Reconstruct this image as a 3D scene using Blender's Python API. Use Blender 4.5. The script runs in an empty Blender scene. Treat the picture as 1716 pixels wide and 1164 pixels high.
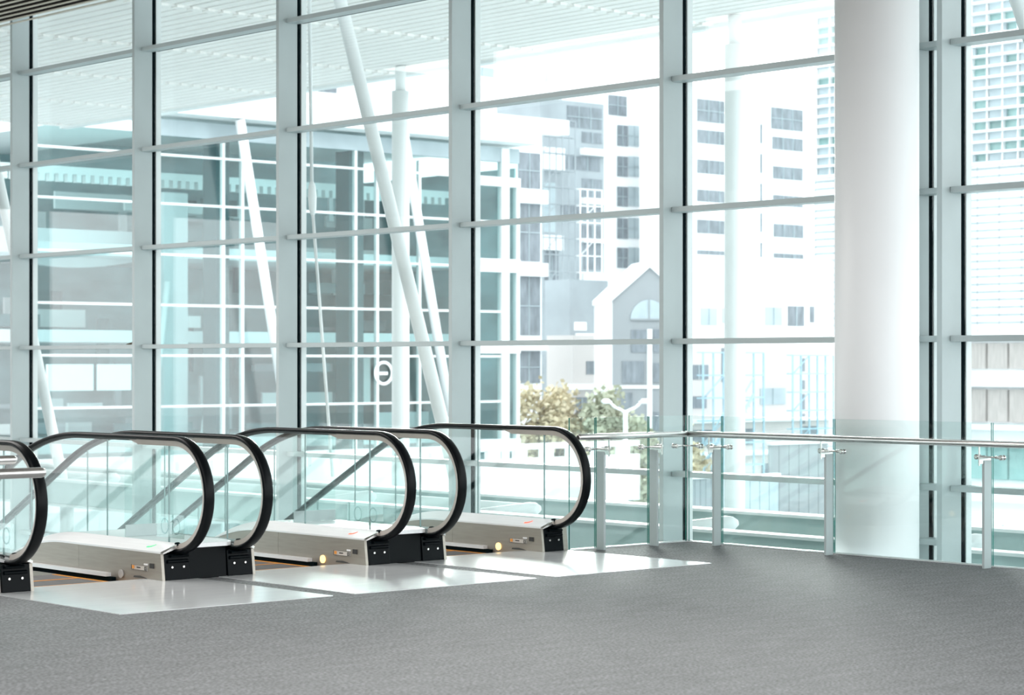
import bpy, bmesh, math, random
from mathutils import Vector, Matrix
random.seed(7)
R = math.radians
C = bpy.context.scene.collection
scn = bpy.context.scene

# ---------------------------------------------------------------- camera, sky, lights, exposure
cam_d = bpy.data.cameras.new('camera')
cam = bpy.data.objects.new('camera', cam_d); C.objects.link(cam)
cam_d.sensor_width = 36.0
cam_d.lens = 36.0 * 3741.17 / 1716.0
cam_d.shift_y = 25.1 / 1716.0
cam_d.clip_end = 1000
cam.location = (0, 0, 1.6)
cam.rotation_euler = (R(90), 0, R(48.538))
cam_d.dof.use_dof = True
cam_d.dof.focus_distance = 17.5
cam_d.dof.aperture_fstop = 4.0
scn.camera = cam

w = bpy.data.worlds.new('overcast_sky'); scn.world = w; w.use_nodes = True
nt = w.node_tree; bg = nt.nodes['Background']
tc = nt.nodes.new('ShaderNodeTexCoord'); sx = nt.nodes.new('ShaderNodeSeparateXYZ')
rp = nt.nodes.new('ShaderNodeValToRGB')
nt.links.new(tc.outputs['Generated'], sx.inputs[0]); nt.links.new(sx.outputs['Z'], rp.inputs[0])
rp.color_ramp.elements[0].position = 0.0; rp.color_ramp.elements[0].color = (0.96, 0.99, 1.0, 1)
rp.color_ramp.elements[1].position = 0.7; rp.color_ramp.elements[1].color = (0.90, 0.97, 1.0, 1)
nt.links.new(rp.outputs[0], bg.inputs[0]); bg.inputs[1].default_value = 2.0

sun_d = bpy.data.lights.new('sun', 'SUN'); sun = bpy.data.objects.new('sun', sun_d); C.objects.link(sun)
sun_d.energy = 4.0; sun_d.angle = R(14); sun_d.color = (1.0, 0.98, 0.94)
sun.rotation_euler = Vector((0.735, -0.678, -0.215)).to_track_quat('-Z', 'Y').to_euler()

def fill_light(name, loc, sx_, sy_, power):  # unseen area lights added under the ceiling to fill the hall
    d = bpy.data.lights.new(name, 'AREA'); d.shape = 'RECTANGLE'; d.size = sx_; d.size_y = sy_; d.energy = power
    d.color = (1.0, 0.985, 0.96)
    o = bpy.data.objects.new(name, d); C.objects.link(o); o.location = loc
    return o
fill_light('fill_area_light', (-8, 4, 6.1), 10, 8, 380)
fill_light('fill_area_light', (-22, 7, 6.1), 10, 6, 750)
fill_light('fill_area_light', (-2, 0, 6.1), 8, 8, 300)

scn.view_settings.view_transform = 'Standard'; scn.view_settings.look = 'None'
scn.view_settings.exposure = 0.66; scn.view_settings.gamma = 1.0; scn.view_settings.use_curve_mapping = False
cy = scn.cycles
cy.use_denoising = True
cy.max_bounces = 12; cy.diffuse_bounces = 4; cy.glossy_bounces = 4; cy.transparent_max_bounces = 40; cy.transmission_bounces = 8
cy.sample_clamp_indirect = 6.0; cy.caustics_reflective = False; cy.caustics_refractive = False

# ---------------------------------------------------------------- materials
def mat(name, col, rough=0.5, metal=0.0, spec=0.5, var=0.06, scale=6.0, bump=0.0, emit=None, coat=0.0, stretch=None):
    m = bpy.data.materials.new(name); m.use_nodes = True
    t = m.node_tree; b = t.nodes['Principled BSDF']
    b.inputs['Roughness'].default_value = rough; b.inputs['Metallic'].default_value = metal
    b.inputs['Specular IOR Level'].default_value = spec; b.inputs['Coat Weight'].default_value = coat
    co = t.nodes.new('ShaderNodeTexCoord'); mp = t.nodes.new('ShaderNodeMapping')
    if stretch: mp.inputs['Scale'].default_value = stretch
    no = t.nodes.new('ShaderNodeTexNoise'); no.inputs['Scale'].default_value = scale; no.inputs['Detail'].default_value = 4
    t.links.new(co.outputs['Object'], mp.inputs[0]); t.links.new(mp.outputs[0], no.inputs['Vector'])
    r = t.nodes.new('ShaderNodeValToRGB')
    r.color_ramp.elements[0].position = 0.3; r.color_ramp.elements[1].position = 0.7
    r.color_ramp.elements[0].color = tuple(min(1, c * (1 - var)) for c in col) + (1,)
    r.color_ramp.elements[1].color = tuple(min(1, c * (1 + var)) for c in col) + (1,)
    t.links.new(no.outputs['Fac'], r.inputs[0]); t.links.new(r.outputs[0], b.inputs['Base Color'])
    if bump:
        bp = t.nodes.new('ShaderNodeBump'); bp.inputs['Strength'].default_value = bump; bp.inputs['Distance'].default_value = 0.01
        t.links.new(no.outputs['Fac'], bp.inputs['Height']); t.links.new(bp.outputs[0], b.inputs['Normal'])
    if emit:
        b.inputs['Emission Color'].default_value = emit[:3] + (1,); b.inputs['Emission Strength'].default_value = emit[3]
    return m

def glass(name, tint, base=0.04, gain=0.7, power=4.0):
    m = bpy.data.materials.new(name); m.use_nodes = True; t = m.node_tree
    for n in list(t.nodes): t.nodes.remove(n)
    out = t.nodes.new('ShaderNodeOutputMaterial'); mix = t.nodes.new('ShaderNodeMixShader')
    tr = t.nodes.new('ShaderNodeBsdfTransparent'); gl = t.nodes.new('ShaderNodeBsdfGlossy')
    no = t.nodes.new('ShaderNodeTexNoise'); no.inputs['Scale'].default_value = 0.7
    r = t.nodes.new('ShaderNodeValToRGB')
    r.color_ramp.elements[0].color = tuple(c * 0.985 for c in tint) + (1,); r.color_ramp.elements[1].color = tint + (1,)
    t.links.new(no.outputs['Fac'], r.inputs[0]); t.links.new(r.outputs[0], tr.inputs[0])
    gl.inputs['Roughness'].default_value = 0.0; gl.inputs[0].default_value = (1, 1, 1, 1)
    lw = t.nodes.new('ShaderNodeLayerWeight'); lw.inputs['Blend'].default_value = 0.5
    p = t.nodes.new('ShaderNodeMath'); p.operation = 'POWER'; p.inputs[1].default_value = power
    ma = t.nodes.new('ShaderNodeMath'); ma.operation = 'MULTIPLY_ADD'; ma.inputs[1].default_value = gain; ma.inputs[2].default_value = base
    t.links.new(lw.outputs['Facing'], p.inputs[0]); t.links.new(p.outputs[0], ma.inputs[0]); t.links.new(ma.outputs[0], mix.inputs[0])
    t.links.new(tr.outputs[0], mix.inputs[1]); t.links.new(gl.outputs[0], mix.inputs[2]); t.links.new(mix.outputs[0], out.inputs[0])
    return m

M = {}
def carpet():
    m = mat('carpet', (0.185, 0.19, 0.195), 0.85, spec=0.2, var=0.6, scale=95, bump=0.35, stretch=(1, 0.45, 1))
    t = m.node_tree; b = t.nodes['Principled BSDF']; src = b.inputs['Base Color'].links[0].from_socket
    co = [n for n in t.nodes if n.type == 'TEX_COORD'][0]
    n2 = t.nodes.new('ShaderNodeTexNoise'); n2.inputs['Scale'].default_value = 6; n2.inputs['Detail'].default_value = 6
    mp = t.nodes.new('ShaderNodeMapping'); mp.inputs['Scale'].default_value = (2.2, 0.5, 1)
    t.links.new(co.outputs['Object'], mp.inputs[0]); t.links.new(mp.outputs[0], n2.inputs['Vector'])
    mr = t.nodes.new('ShaderNodeMapRange'); mr.inputs['From Min'].default_value = 0.3; mr.inputs['From Max'].default_value = 0.7
    mr.inputs['To Min'].default_value = 0.86; mr.inputs['To Max'].default_value = 1.12
    t.links.new(n2.outputs['Fac'], mr.inputs['Value'])
    mx = t.nodes.new('ShaderNodeMix'); mx.data_type = 'RGBA'; mx.blend_type = 'MULTIPLY'; mx.inputs[0].default_value = 1.0
    t.links.new(src, mx.inputs[6]); t.links.new(mr.outputs[0], mx.inputs[7]); t.links.new(mx.outputs[2], b.inputs['Base Color'])
    return m
M['carpet'] = carpet()
M['paint'] = mat('pale_blue_grey_paint', (0.46, 0.525, 0.53), 0.42, var=0.03, scale=2)
M['wall'] = mat('dim_warm_wall', (0.40, 0.36, 0.31), 0.8)
M['gasket'] = mat('black_rubber_gasket', (0.003, 0.008, 0.010), 0.8, spec=0.02)
M['white'] = mat('white_paint', (0.92, 0.93, 0.94), 0.45, var=0.015, scale=1.5)
M['out_white'] = mat('weathered_white_paint', (0.82, 0.86, 0.86), 0.6, var=0.04, scale=0.8)
M['out_green'] = mat('pale_green_steel', (0.42, 0.54, 0.53), 0.5, var=0.05, scale=2)
M['soffit'] = mat('white_ribbed_soffit', (0.95, 0.935, 0.91), 0.6, var=0.02, scale=0.6)
M['soffit_gap'] = mat('grey_soffit_gap', (0.76, 0.77, 0.77), 0.7)
M['slat'] = mat('beige_ceiling_slat', (0.58, 0.52, 0.43), 0.6, var=0.1)
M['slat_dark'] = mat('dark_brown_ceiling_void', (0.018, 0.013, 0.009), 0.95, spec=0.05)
M['black'] = mat('glossy_black_plastic', (0.0015, 0.003, 0.004), 0.3, spec=0.08, var=0.1)
M['rubber'] = mat('black_handrail_rubber', (0.003, 0.004, 0.005), 0.34, spec=0.12, var=0.15, scale=9, stretch=(1, 1, 1))
M['guide'] = mat('beige_handrail_guide', (0.42, 0.38, 0.34), 0.45, var=0.06)
M['inox'] = mat('brushed_stainless_steel', (0.38, 0.352, 0.31), 0.42, metal=0.75, var=0.06, scale=4, stretch=(1, 1, 14))
M['deck'] = mat('satin_aluminium_deck', (0.86, 0.87, 0.88), 0.3, metal=0.25, var=0.03, scale=3, stretch=(1, 14, 1))
M['chrome'] = mat('polished_steel', (0.74, 0.72, 0.70), 0.22, metal=0.9, var=0.04, scale=5)
M['dark_steel'] = mat('dark_steel', (0.10, 0.11, 0.11), 0.4, metal=0.6)
M['plate'] = mat('pale_polished_landing_plate', (0.93, 0.95, 0.97), 0.12, metal=0.15, spec=1.0, var=0.05, scale=3, stretch=(9, 0.6, 1))
M['step'] = mat('grey_step_tread', (0.16, 0.16, 0.16), 0.6, metal=0.3, var=0.2, scale=5, stretch=(1, 30, 1))
M['orange'] = mat('orange_safety_edge', (0.85, 0.36, 0.07), 0.5)
M['lamp_on'] = mat('lit_amber_lamp', (1.0, 0.78, 0.42), 0.3, emit=(1.0, 0.62, 0.22, 1.1))
M['lamp_off'] = mat('unlit_grey_lamp', (0.50, 0.50, 0.49), 0.25)
M['red'] = mat('lit_red_arrow', (0.9, 0.10, 0.05), 0.3, emit=(1.0, 0.12, 0.05, 0.8))
M['green'] = mat('lit_green_arrow', (0.05, 0.55, 0.22), 0.3, emit=(0.05, 0.6, 0.25, 0.5))
M['label_plate'] = mat('engraved_label_plate', (0.62, 0.60, 0.56), 0.4)
M['ink'] = mat('black_ink', (0.03, 0.03, 0.03), 0.6)
M['frost'] = glass('frosted_sticker_film', (0.82, 0.88, 0.87), 0.12, 0.3)
M['film_ink'] = glass('pale_sticker_print', (0.80, 0.86, 0.86), 0.05, 0.2)
M['glass_facade'] = glass('facade_glass', (0.965, 0.985, 0.985), 0.02, 0.5)
M['glass_rail'] = glass('balustrade_glass', (0.935, 0.972, 0.966), 0.025, 0.35)
M['glass_edge'] = mat('green_glass_edge', (0.02, 0.20, 0.17), 0.15)
M['clear_edge'] = mat('pale_glass_edge', (0.30, 0.42, 0.42), 0.2)
M['kick'] = mat('grey_kick_plate', (0.52, 0.56, 0.57), 0.4, metal=0.3)
M['ground'] = mat('pale_concrete_ground', (0.60, 0.65, 0.65), 0.8, var=0.15, scale=0.12)
M['road'] = mat('grey_asphalt', (0.36, 0.43, 0.43), 0.8, var=0.12, scale=0.3)
M['conc'] = mat('pale_concrete', (0.66, 0.71, 0.72), 0.7, var=0.06, scale=0.5)
M['bwhite'] = mat('white_render', (0.86, 0.87, 0.88), 0.7, var=0.03, scale=0.2)
M['bpink'] = mat('off_white_render', (0.60, 0.56, 0.545), 0.7, var=0.05, scale=0.2)
M['bgrey'] = mat('pale_grey_render', (0.30, 0.32, 0.335), 0.7, var=0.05, scale=0.3)
M['bblue'] = mat('pale_blue_grey_panels', (0.33, 0.365, 0.39), 0.6, var=0.15, scale=0.4)
M['bwin'] = mat('grey_window_glass', (0.22, 0.245, 0.27), 0.5, spec=0.2, var=0.22, scale=1.2, stretch=(1, 3, 1))
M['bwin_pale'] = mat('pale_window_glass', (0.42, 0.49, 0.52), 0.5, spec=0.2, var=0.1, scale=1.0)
M['bgreen'] = mat('green_window_glass', (0.26, 0.42, 0.41), 0.2, var=0.3, scale=0.5)
M['brown'] = mat('brown_grey_blind', (0.42, 0.39, 0.37), 0.6, var=0.15, scale=1, stretch=(8, 1, 1))
M['teal_wall'] = mat('teal_grey_interior', (0.30, 0.43, 0.45), 0.7, var=0.4, scale=0.35, stretch=(1, 1, 2.2))
M['teal_mid'] = mat('mid_teal_panels', (0.20, 0.31, 0.33), 0.6, var=0.25, scale=0.5)
M['teal_dark'] = mat('dark_teal_shaft', (0.06, 0.11, 0.12), 0.6, var=0.2, scale=0.5)
M['glass_box'] = glass('pavilion_glass', (0.86, 0.955, 0.955), 0.03, 0.5)
M['leaf'] = mat('olive_autumn_leaves', (0.60, 0.52, 0.36), 0.8, var=0.3, scale=0.7)
M['leaf2'] = mat('pale_olive_leaves', (0.48, 0.49, 0.37), 0.8, var=0.3, scale=0.7)
M['bark'] = mat('grey_bark', (0.22, 0.19, 0.16), 0.9)
M['steel_blue'] = mat('pale_blue_scaffold_steel', (0.34, 0.50, 0.58), 0.6)
M['dry'] = mat('dry_dark_leaf', (0.10, 0.08, 0.05), 0.8, var=0.5, scale=40)

# ---------------------------------------------------------------- mesh helpers
class MB:
    def __init__(s): s.bm = bmesh.new()
    def box(s, x0, x1, y0, y1, z0, z1, mi=0):
        v = [s.bm.verts.new(p) for p in ((x0,y0,z0),(x1,y0,z0),(x1,y1,z0),(x0,y1,z0),(x0,y0,z1),(x1,y0,z1),(x1,y1,z1),(x0,y1,z1))]
        for q in ((0,3,2,1),(4,5,6,7),(0,1,5,4),(1,2,6,5),(2,3,7,6),(3,0,4,7)):
            f = s.bm.faces.new([v[i] for i in q]); f.material_index = mi
        return s
    def prism(s, poly, axis, a, b, mi=0, mi_side=None):
        """poly 2D; axis 'y': poly is (x,z); 'z': (x,y); 'x': (y,z)"""
        def P(p, t): return {'y': (p[0], t, p[1]), 'z': (p[0], p[1], t), 'x': (t, p[0], p[1])}[axis]
        A = [s.bm.verts.new(P(p, a)) for p in poly]; B = [s.bm.verts.new(P(p, b)) for p in poly]
        n = len(poly)
        f = s.bm.faces.new(A); f.material_index = mi
        f = s.bm.faces.new(list(reversed(B))); f.material_index = mi
        for i in range(n):
            f = s.bm.faces.new((A[i], B[i], B[(i+1) % n], A[(i+1) % n])); f.material_index = mi if mi_side is None else mi_side
        return s
    def cyl(s, p, q, r, n=16, r2=None, cap=True):
        p = Vector(p); q = Vector(q); d = (q - p).normalized(); r2 = r if r2 is None else r2
        u = d.orthogonal().normalized(); v = d.cross(u)
        A = [s.bm.verts.new(p + (u*math.cos(2*math.pi*i/n) + v*math.sin(2*math.pi*i/n))*r) for i in range(n)]
        B = [s.bm.verts.new(q + (u*math.cos(2*math.pi*i/n) + v*math.sin(2*math.pi*i/n))*r2) for i in range(n)]
        for i in range(n): s.bm.faces.new((A[i], A[(i+1) % n], B[(i+1) % n], B[i])).smooth = True
        if cap: s.bm.faces.new(list(reversed(A))); s.bm.faces.new(B)
        return s
    def lathe(s, p, q, prof, n=20):
        """surface of revolution about p->q; prof = [(t along axis in metres, radius)]"""
        p = Vector(p); d = (Vector(q) - p).normalized(); u = d.orthogonal().normalized(); v = d.cross(u)
        rings = []
        for t, r in prof:
            rings.append([s.bm.verts.new(p + d*t + (u*math.cos(2*math.pi*i/n) + v*math.sin(2*math.pi*i/n))*max(r, 1e-4)) for i in range(n)])
        for a, b in zip(rings, rings[1:]):
            for i in range(n): s.bm.faces.new((a[i], a[(i+1) % n], b[(i+1) % n], b[i])).smooth = True
        s.bm.faces.new(list(reversed(rings[0]))); s.bm.faces.new(rings[-1])
        return s
    def sweep_xz(s, path, ring, smooth=True):
        """sweep ring [(n, y)] along path [(x, z)], n = offset on the left normal"""
        rings = []
        for i, (x, z) in enumerate(path):
            a = path[max(i-1, 0)]; b = path[min(i+1, len(path)-1)]
            d = Vector((b[0]-a[0], b[1]-a[1])).normalized(); nx, nz = -d.y, d.x
            rings.append([s.bm.verts.new((x + nx*n, y, z + nz*n)) for n, y in ring])
        k = len(ring)
        for a, b in zip(rings, rings[1:]):
            for i in range(k): s.bm.faces.new((a[i], a[(i+1) % k], b[(i+1) % k], b[i])).smooth = smooth
        s.bm.faces.new(list(reversed(rings[0]))); s.bm.faces.new(rings[-1])
        return s
    def loft(s, sections, mi=0):
        rings = [[s.bm.verts.new(p) for p in sec] for sec in sections]; k = len(rings[0])
        for a, b in zip(rings, rings[1:]):
            for i in range(k): s.bm.faces.new((a[i], a[(i+1) % k], b[(i+1) % k], b[i])).material_index = mi
        s.bm.faces.new(list(reversed(rings[0]))); s.bm.faces.new(rings[-1])
        return s
    def tube(s, pts, r, n=14):
        for a, b in zip(pts, pts[1:]): s.cyl(a, b, r, n)
        return s
    def build(s, name, mats, parent=None, org=(0, 0, 0), bevel=0.0, recalc=True):
        if recalc: bmesh.ops.recalc_face_normals(s.bm, faces=s.bm.faces[:])
        me = bpy.data.meshes.new(name); s.bm.to_mesh(me); s.bm.free()
        for m in (mats if isinstance(mats, (list, tuple)) else [mats]): me.materials.append(m)
        if any(org): me.transform(Matrix.Translation(-Vector(org)))
        o = bpy.data.objects.new(name, me); C.objects.link(o)
        if parent is not None: o.parent = parent
        if bevel:
            b = o.modifiers.new('bevel', 'BEVEL'); b.width = bevel; b.segments = 2; b.limit_method = 'ANGLE'
        return o

def tag(o, label=None, cat=None, group=None, kind=None):
    if label: o['label'] = label
    if cat: o['category'] = cat
    if group: o['group'] = group
    if kind: o['kind'] = kind
    return o
def thing(name, label, cat, loc=(0, 0, 0), group=None, kind=None):
    o = bpy.data.objects.new(name, None); C.objects.link(o); o.location = loc; o.empty_display_size = 0.2
    return tag(o, label, cat, group, kind)

# ---------------------------------------------------------------- the hall: floor, ceiling, facade
FX, FY = -13.92, 14.40                       # edges of the upper floor
m = MB(); m.prism([(FX, -14), (3, -14), (3, FY), (FX, FY)], 'z', -0.45, 0.0)
fl = m.build('floor', M['carpet']); tag(fl, 'grey speckled carpet of the upper hall', 'floor', kind='structure')
m = MB(); m.box(FX - 0.03, 3, FY, FY + 0.03, -0.5, 0.012); m.box(FX - 0.03, FX, 12.99, FY + 0.03, -0.5, 0.012)
tag(m.build('trim_1', M['white']), 'pale edge strip around the carpet at the railing', 'floor edge', kind='structure')

m = MB(); m.box(-62, 3, -14.3, -14.0, -0.45, 6.6); tag(m.build('unseen_wall_back', M['wall']), 'unseen rear wall of the hall, added to warm and dim the light', 'wall', kind='structure')  # out of view, added so inward faces get dimmer, warmer light
ce = thing('ceiling', 'slatted ceiling with dark gaps at the upper left', 'ceiling', (-20, 0, 6.27), kind='structure')
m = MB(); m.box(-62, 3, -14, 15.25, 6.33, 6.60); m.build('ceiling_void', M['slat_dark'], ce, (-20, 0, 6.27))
m = MB()
y = 15.25
while y > 11.0:
    m.box(-62, 0, y - 0.055, y, 6.27, 6.278); y -= 0.18
m.build('slat', M['slat'], ce, (-20, 0, 6.27))
m = MB(); m.box(-62, 3, 15.3, 15.9, 6.95, 7.3)
m.build('ceiling_edge', M['white'], ce, (-20, 0, 6.27))

YW, YG, MW = 15.30, 15.59, 0.056
TZ = [6.86, 5.594, 4.308, 3.047, 1.778, 0.50, -0.78, -2.05]
ZB, ZT = -3.4, 6.95
starts = [-27.84 + 3.166*k for k in range(-3, 5)] + [-12.20, -11.855, -8.69, -5.52]
bayname = {0: 'curtain wall bay at the far left edge', 1: 'second curtain wall bay from the far left', 2: 'narrow strip of curtain wall at the left edge of the view',
           3: 'curtain wall bay below the slatted ceiling, with a dark leaf on its transom', 4: 'curtain wall bay left of the hanging cable, with a leaning roof prop behind', 5: 'curtain wall bay with the hanging cable and raking strut behind',
           6: 'curtain wall bay with trees and lamp post behind', 7: 'curtain wall bay left of the white column', 8: 'narrow curtain wall slit right of the white column',
           9: 'curtain wall bay at the right edge with the louvred tower behind'}
for k in range(len(starts) - 1):
    if k in (0, 1): continue
    x0, x1 = starts[k], starts[k+1]
    if k == 10: continue
    o = (x0, YW, 0)
    wd = thing('window_%d' % (k - 1), bayname.get(k, 'curtain wall bay'), 'window', o, 'bays of the glass curtain wall', 'structure')
    m = MB(); m.box(x0, x0 + MW, YW, YG - 0.02, ZB, ZT); m.build('mullion', M['paint'], wd, o, bevel=0.004)
    m = MB(); m.box(x0 - 0.004, x0 + MW + 0.004, YG - 0.02, YG + 0.028, ZB, ZT); m.build('gasket', M['gasket'], wd, o)
    m = MB(); m.box(x0 - 0.015, x0 + MW + 0.015, YG + 0.028, YG + 0.10, ZB, ZT); m.build('mullion_cap', M['out_white'], wd, o)
    tz = list(TZ) + ([0.03] if k == 8 else [])
    for z in tz:
        m = MB(); m.box(x0 + MW + 0.006, x1 - 0.002, YW + 0.107, YG - 0.015, z, z + 0.052); m.box(x0 + MW + 0.012, x1 - 0.012, YG - 0.015, YG + 0.06, z + 0.012, z + 0.040, 1)
        m.build('transom', [M['paint'], M['gasket']], wd, o, bevel=0.003)
    zz = sorted(TZ, reverse=True)
    for a, b in zip(zz, zz[1:]):
        m = MB(); m.box(x0 + MW + 0.013, x1 - 0.013, YG + 0.004, YG + 0.024, b + 0.042, a + 0.010)
        m.build('pane', M['glass_facade'], wd, o)

# ---------------------------------------------------------------- white column in the hall
cx, cyy, cr = -12.145, 14.86, 0.355
m = MB(); m.cyl((cx, cyy, -3.4), (cx, cyy, 6.262), cr, 64)
tag(m.build('round_column', M['white']), 'thick smooth white round column behind the glass railing', 'column', kind='thing')

# ---------------------------------------------------------------- escalators
EX = -13.95
PITCH, Y0 = 1.877, 8.36
HS, HY = 0.528, 0.68
def drop(x):
    x1, t, a = -1.39, 0.55, R(27.3); Rr = t / math.tan(a/2)
    if x >= x1: return 0.0
    x2 = x1 - Rr*math.sin(a)
    if x >= x2:
        ph = math.asin((x1 - x) / Rr); return -Rr*(1 - math.cos(ph))
    return -Rr*(1 - math.cos(a)) - math.tan(a)*(x2 - x)
FAR = -9.6
XS = [FAR, -7, -5, -3.5] + [-2.5 + i*0.1 for i in range(12)]     # bend stations, up to -1.4
def hand_path(level, rad, a_end, x_from=FAR):
    p = [(x, level + drop(x)) for x in XS if x >= x_from] + ([(-0.5, level)] if x_from < -0.6 else [(x_from, level)])
    for i in range(27):
        a = R(90 + (a_end - 90)*i/26); p.append((rad*math.cos(a), 0.625 + rad*math.sin(a)))
    return p
RING = [(-.016, -.030), (-.016, .030), (-.006, .043), (.006, .043), (.014, .034), (.018, .018), (.018, -.018), (.014, -.034), (.006, -.043), (-.006, -.043)]

def strip(mb, xs, prof):
    """loft a cross-section prof(x) -> [(y,z)...] along xs"""
    mb.loft([[(x, yy, zz) for yy, zz in prof(x)] for x in xs])

def escalator(Yc, label, lit, outer, arrow):
    T = thing('escalator', label, 'escalator', (EX, Yc, 0), 'three parallel escalators going down beside the glass wall')
    # landing plate, comb, steps
    m = MB(); m.box(-0.20, 1.68, -0.845, 0.845, -0.012, 0.004)
    m.build('landing_plate', M['plate'], T)
    m = MB(); m.box(-0.235, -0.20, -0.525, 0.525, -0.05, -0.001)
    for i in range(52): m.box(-0.262, -0.235, -0.52 + i*0.02, -0.51 + i*0.02, -0.052, -0.02)
    m.build('comb', M['orange'], T)
    for i in range(12):
        xa = -0.24 - 0.4*i
        z = -0.05 + (0 if i < 3 else -0.206*(i - 2.4) if i > 3 else -0.09)
        m = MB(); m.box(xa - 0.4, xa - 0.003, -0.5, 0.5, z - 0.03, z)
        m.box(xa - 0.4, xa - 0.37, -0.5, 0.5, z - 0.24, z - 0.03)
        st = m.build('step', M['step'], T)
        m = MB(); m.box(xa - 0.03, xa - 0.003, -0.5, 0.5, z, z + 0.003); m.box(xa - 0.4, xa - 0.03, -0.5, -0.46, z, z + 0.003); m.box(xa - 0.4, xa - 0.03, 0.46, 0.5, z, z + 0.003)
        m.build('step_edge', M['orange'], st)
    for s in (-1, 1):
        side = lambda y0, y1: (min(s*y0, s*y1), max(s*y0, s*y1))
        a, b = side(HS, HS + 0.02)
        m = MB(); m.prism([(-1.15, 0.2), (0.005, 0.2), (0.03, 0.004), (-0.165, 0.004), (-0.165, -0.4), (-1.15, -0.4)], 'y', a, b)
        pn = m.build('newel_panel', M['inox'], T)
        # push button plate, black sensor, lamp, painted shadow of the landing plate edge, on the face towards the steps
        f = HS - 0.003
        def face(x0, x1, z0, z1, t=0.004): return (x0, x1) + side(HS - t, HS) + (z0, z1)
        m = MB(); m.box(*face(-0.385, -0.17, 0.062, 0.100)); pl = m.build('control_plate', M['label_plate'], pn)
        m = MB()
        for q in ((-0.385, -0.17, 0.098, 0.100), (-0.385, -0.17, 0.062, 0.064), (-0.385, -0.382, 0.062, 0.1), (-0.173, -0.17, 0.062, 0.1), (-0.31, -0.26, 0.078, 0.086), (-0.205, -0.198, 0.068, 0.093), (-0.188, -0.181, 0.068, 0.093), (-0.205, -0.181, 0.090, 0.093), (-0.205, -0.181, 0.066, 0.069)):
            m.box(q[0], q[1], *side(HS - 0.006, HS - 0.004), q[2], q[3])
        m.build('plate_print', M['ink'], pn)
        m = MB(); m.box(-0.370, -0.345, *side(HS - 0.010, HS), 0.070, 0.094); m.build('stop_button', M['orange'], pn)
        m = MB(); m.box(-0.215, -0.165, *side(HS - 0.004, HS), 0.104, 0.116); m.build('small_label', M['white'], pn)
        m = MB(); m.box(-0.135, -0.080, *side(HS - 0.006, HS), 0.086, 0.122); m.build('sensor_window', M['ink'], pn)
        m = MB(); m.cyl((-0.53, s*(HS - 0.010), 0.018), (-0.53, s*HS, 0.018), 0.032, 24); m.build('indicator_lamp', M['lamp_on'] if lit else M['lamp_off'], pn)
        m = MB(); m.prism([(-0.36, 0.005), (-0.35, 0.018), (-0.27, 0.022), (-0.20, 0.012), (-0.17, 0.005)], 'y', *side(HS - 0.004, HS)); m.build('plate_edge_shadow', M['dark_steel'], pn)
        m = MB(); strip(m, [x for x in XS] + [-1.153], lambda x: [(a, -0.42 + drop(x)), (b, -0.42 + drop(x)), (b, 0.2 + drop(x)), (a, 0.2 + drop(x))])
        m.build('skirt_panel', M['inox'], T)
        # edge trim of the newel panel
        a2, b2 = side(HS - 0.002, HS + 0.022)
        m = MB(); m.prism([(0.005, 0.2), (0.010, 0.2), (0.035, 0.004), (0.03, 0.004)], 'y', a2, b2); m.build('edge_trim', M['inox'], pn)
        # brush bar above the steps
        yb0, yb1 = side(HS - 0.045, HS)
        xs = [x for x in XS if x < -1.0] + [-0.68]
        m = MB(); strip(m, xs, lambda x: [(yb0, -0.012 + drop(x + .35)), (yb1, -0.012 + drop(x + .35)), (yb1, 0.016 + drop(x + .35)), (yb0, 0.016 + drop(x + .35))])
        br = m.build('skirt_bar', M['deck'], T)
        yb2, yb3 = side(HS - 0.035, HS)
        m = MB(); strip(m, [x for x in XS if x < -1.0] + [-0.61], lambda x: [(yb2, -0.045 + drop(x + .35)), (yb3, -0.045 + drop(x + .35)), (yb3, -0.013 + drop(x + .35)), (yb2, -0.013 + drop(x + .35))])
        m.build('brush', M['gasket'], br)
        # inner deck
        d0, d1 = HS - 0.004, 0.672
        m = MB(); strip(m, XS + [-0.5, -0.06, 0.012], lambda x: [(s*d0, 0.2 + drop(x)), (s*d0, 0.213 + drop(x)), (s*d1, 0.272 + drop(x)), (s*d1, 0.235 + drop(x))])
        dk = m.build('inner_deck', M['deck'], T)
        m = MB(); m.loft([[(0.012, s*d0, 0.2), (0.012, s*d0, 0.213), (0.012, s*d1, 0.272), (0.012, s*d1, 0.25)], [(0.03, s*(d0+.01), 0.196), (0.03, s*(d0+.01), 0.206), (0.045, s*(d1-.03), 0.262), (0.045, s*(d1-.03), 0.235)]])
        m.build('deck_nose', M['chrome'], dk)
        m = MB(); m.lathe((-0.005, s*0.668, 0.262), (0.06, s*0.668, 0.262), [(0, 0.014), (0.03, 0.018), (0.05, 0.012)]); m.build('glass_shoe', M['gasket'], dk)
        zt = lambda yy: 0.214 + (abs(yy) - d0)/(d1 - d0)*0.059
        m = MB()
        arc = [(-0.25, 0.575), (-0.225, 0.578), (-0.20, 0.592), (-0.19, 0.610)]
        for (xa, ya), (xb, yb) in zip(arc, arc[1:]):
            w2 = 0.007
            m.loft([[(xa, s*(ya - w2), zt(ya - w2)), (xa, s*(ya + w2), zt(ya + w2)), (xa, s*(ya + w2), zt(ya + w2) + .003), (xa, s*(ya - w2), zt(ya - w2) + .003)],
                    [(xb, s*(yb - w2), zt(yb - w2)), (xb, s*(yb + w2), zt(yb + w2)), (xb, s*(yb + w2), zt(yb + w2) + .003), (xb, s*(yb - w2), zt(yb - w2) + .003)]])
        m.build('direction_arrow', M[arrow], dk)
        # black newel end with its collar and screws
        a, b = side(HS + 0.02, 0.772)
        m = MB(); m.prism([(-0.3, 0.004), (0.034, 0.004), (0.012, 0.198), (-0.3, 0.198)], 'y', a, b)
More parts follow.
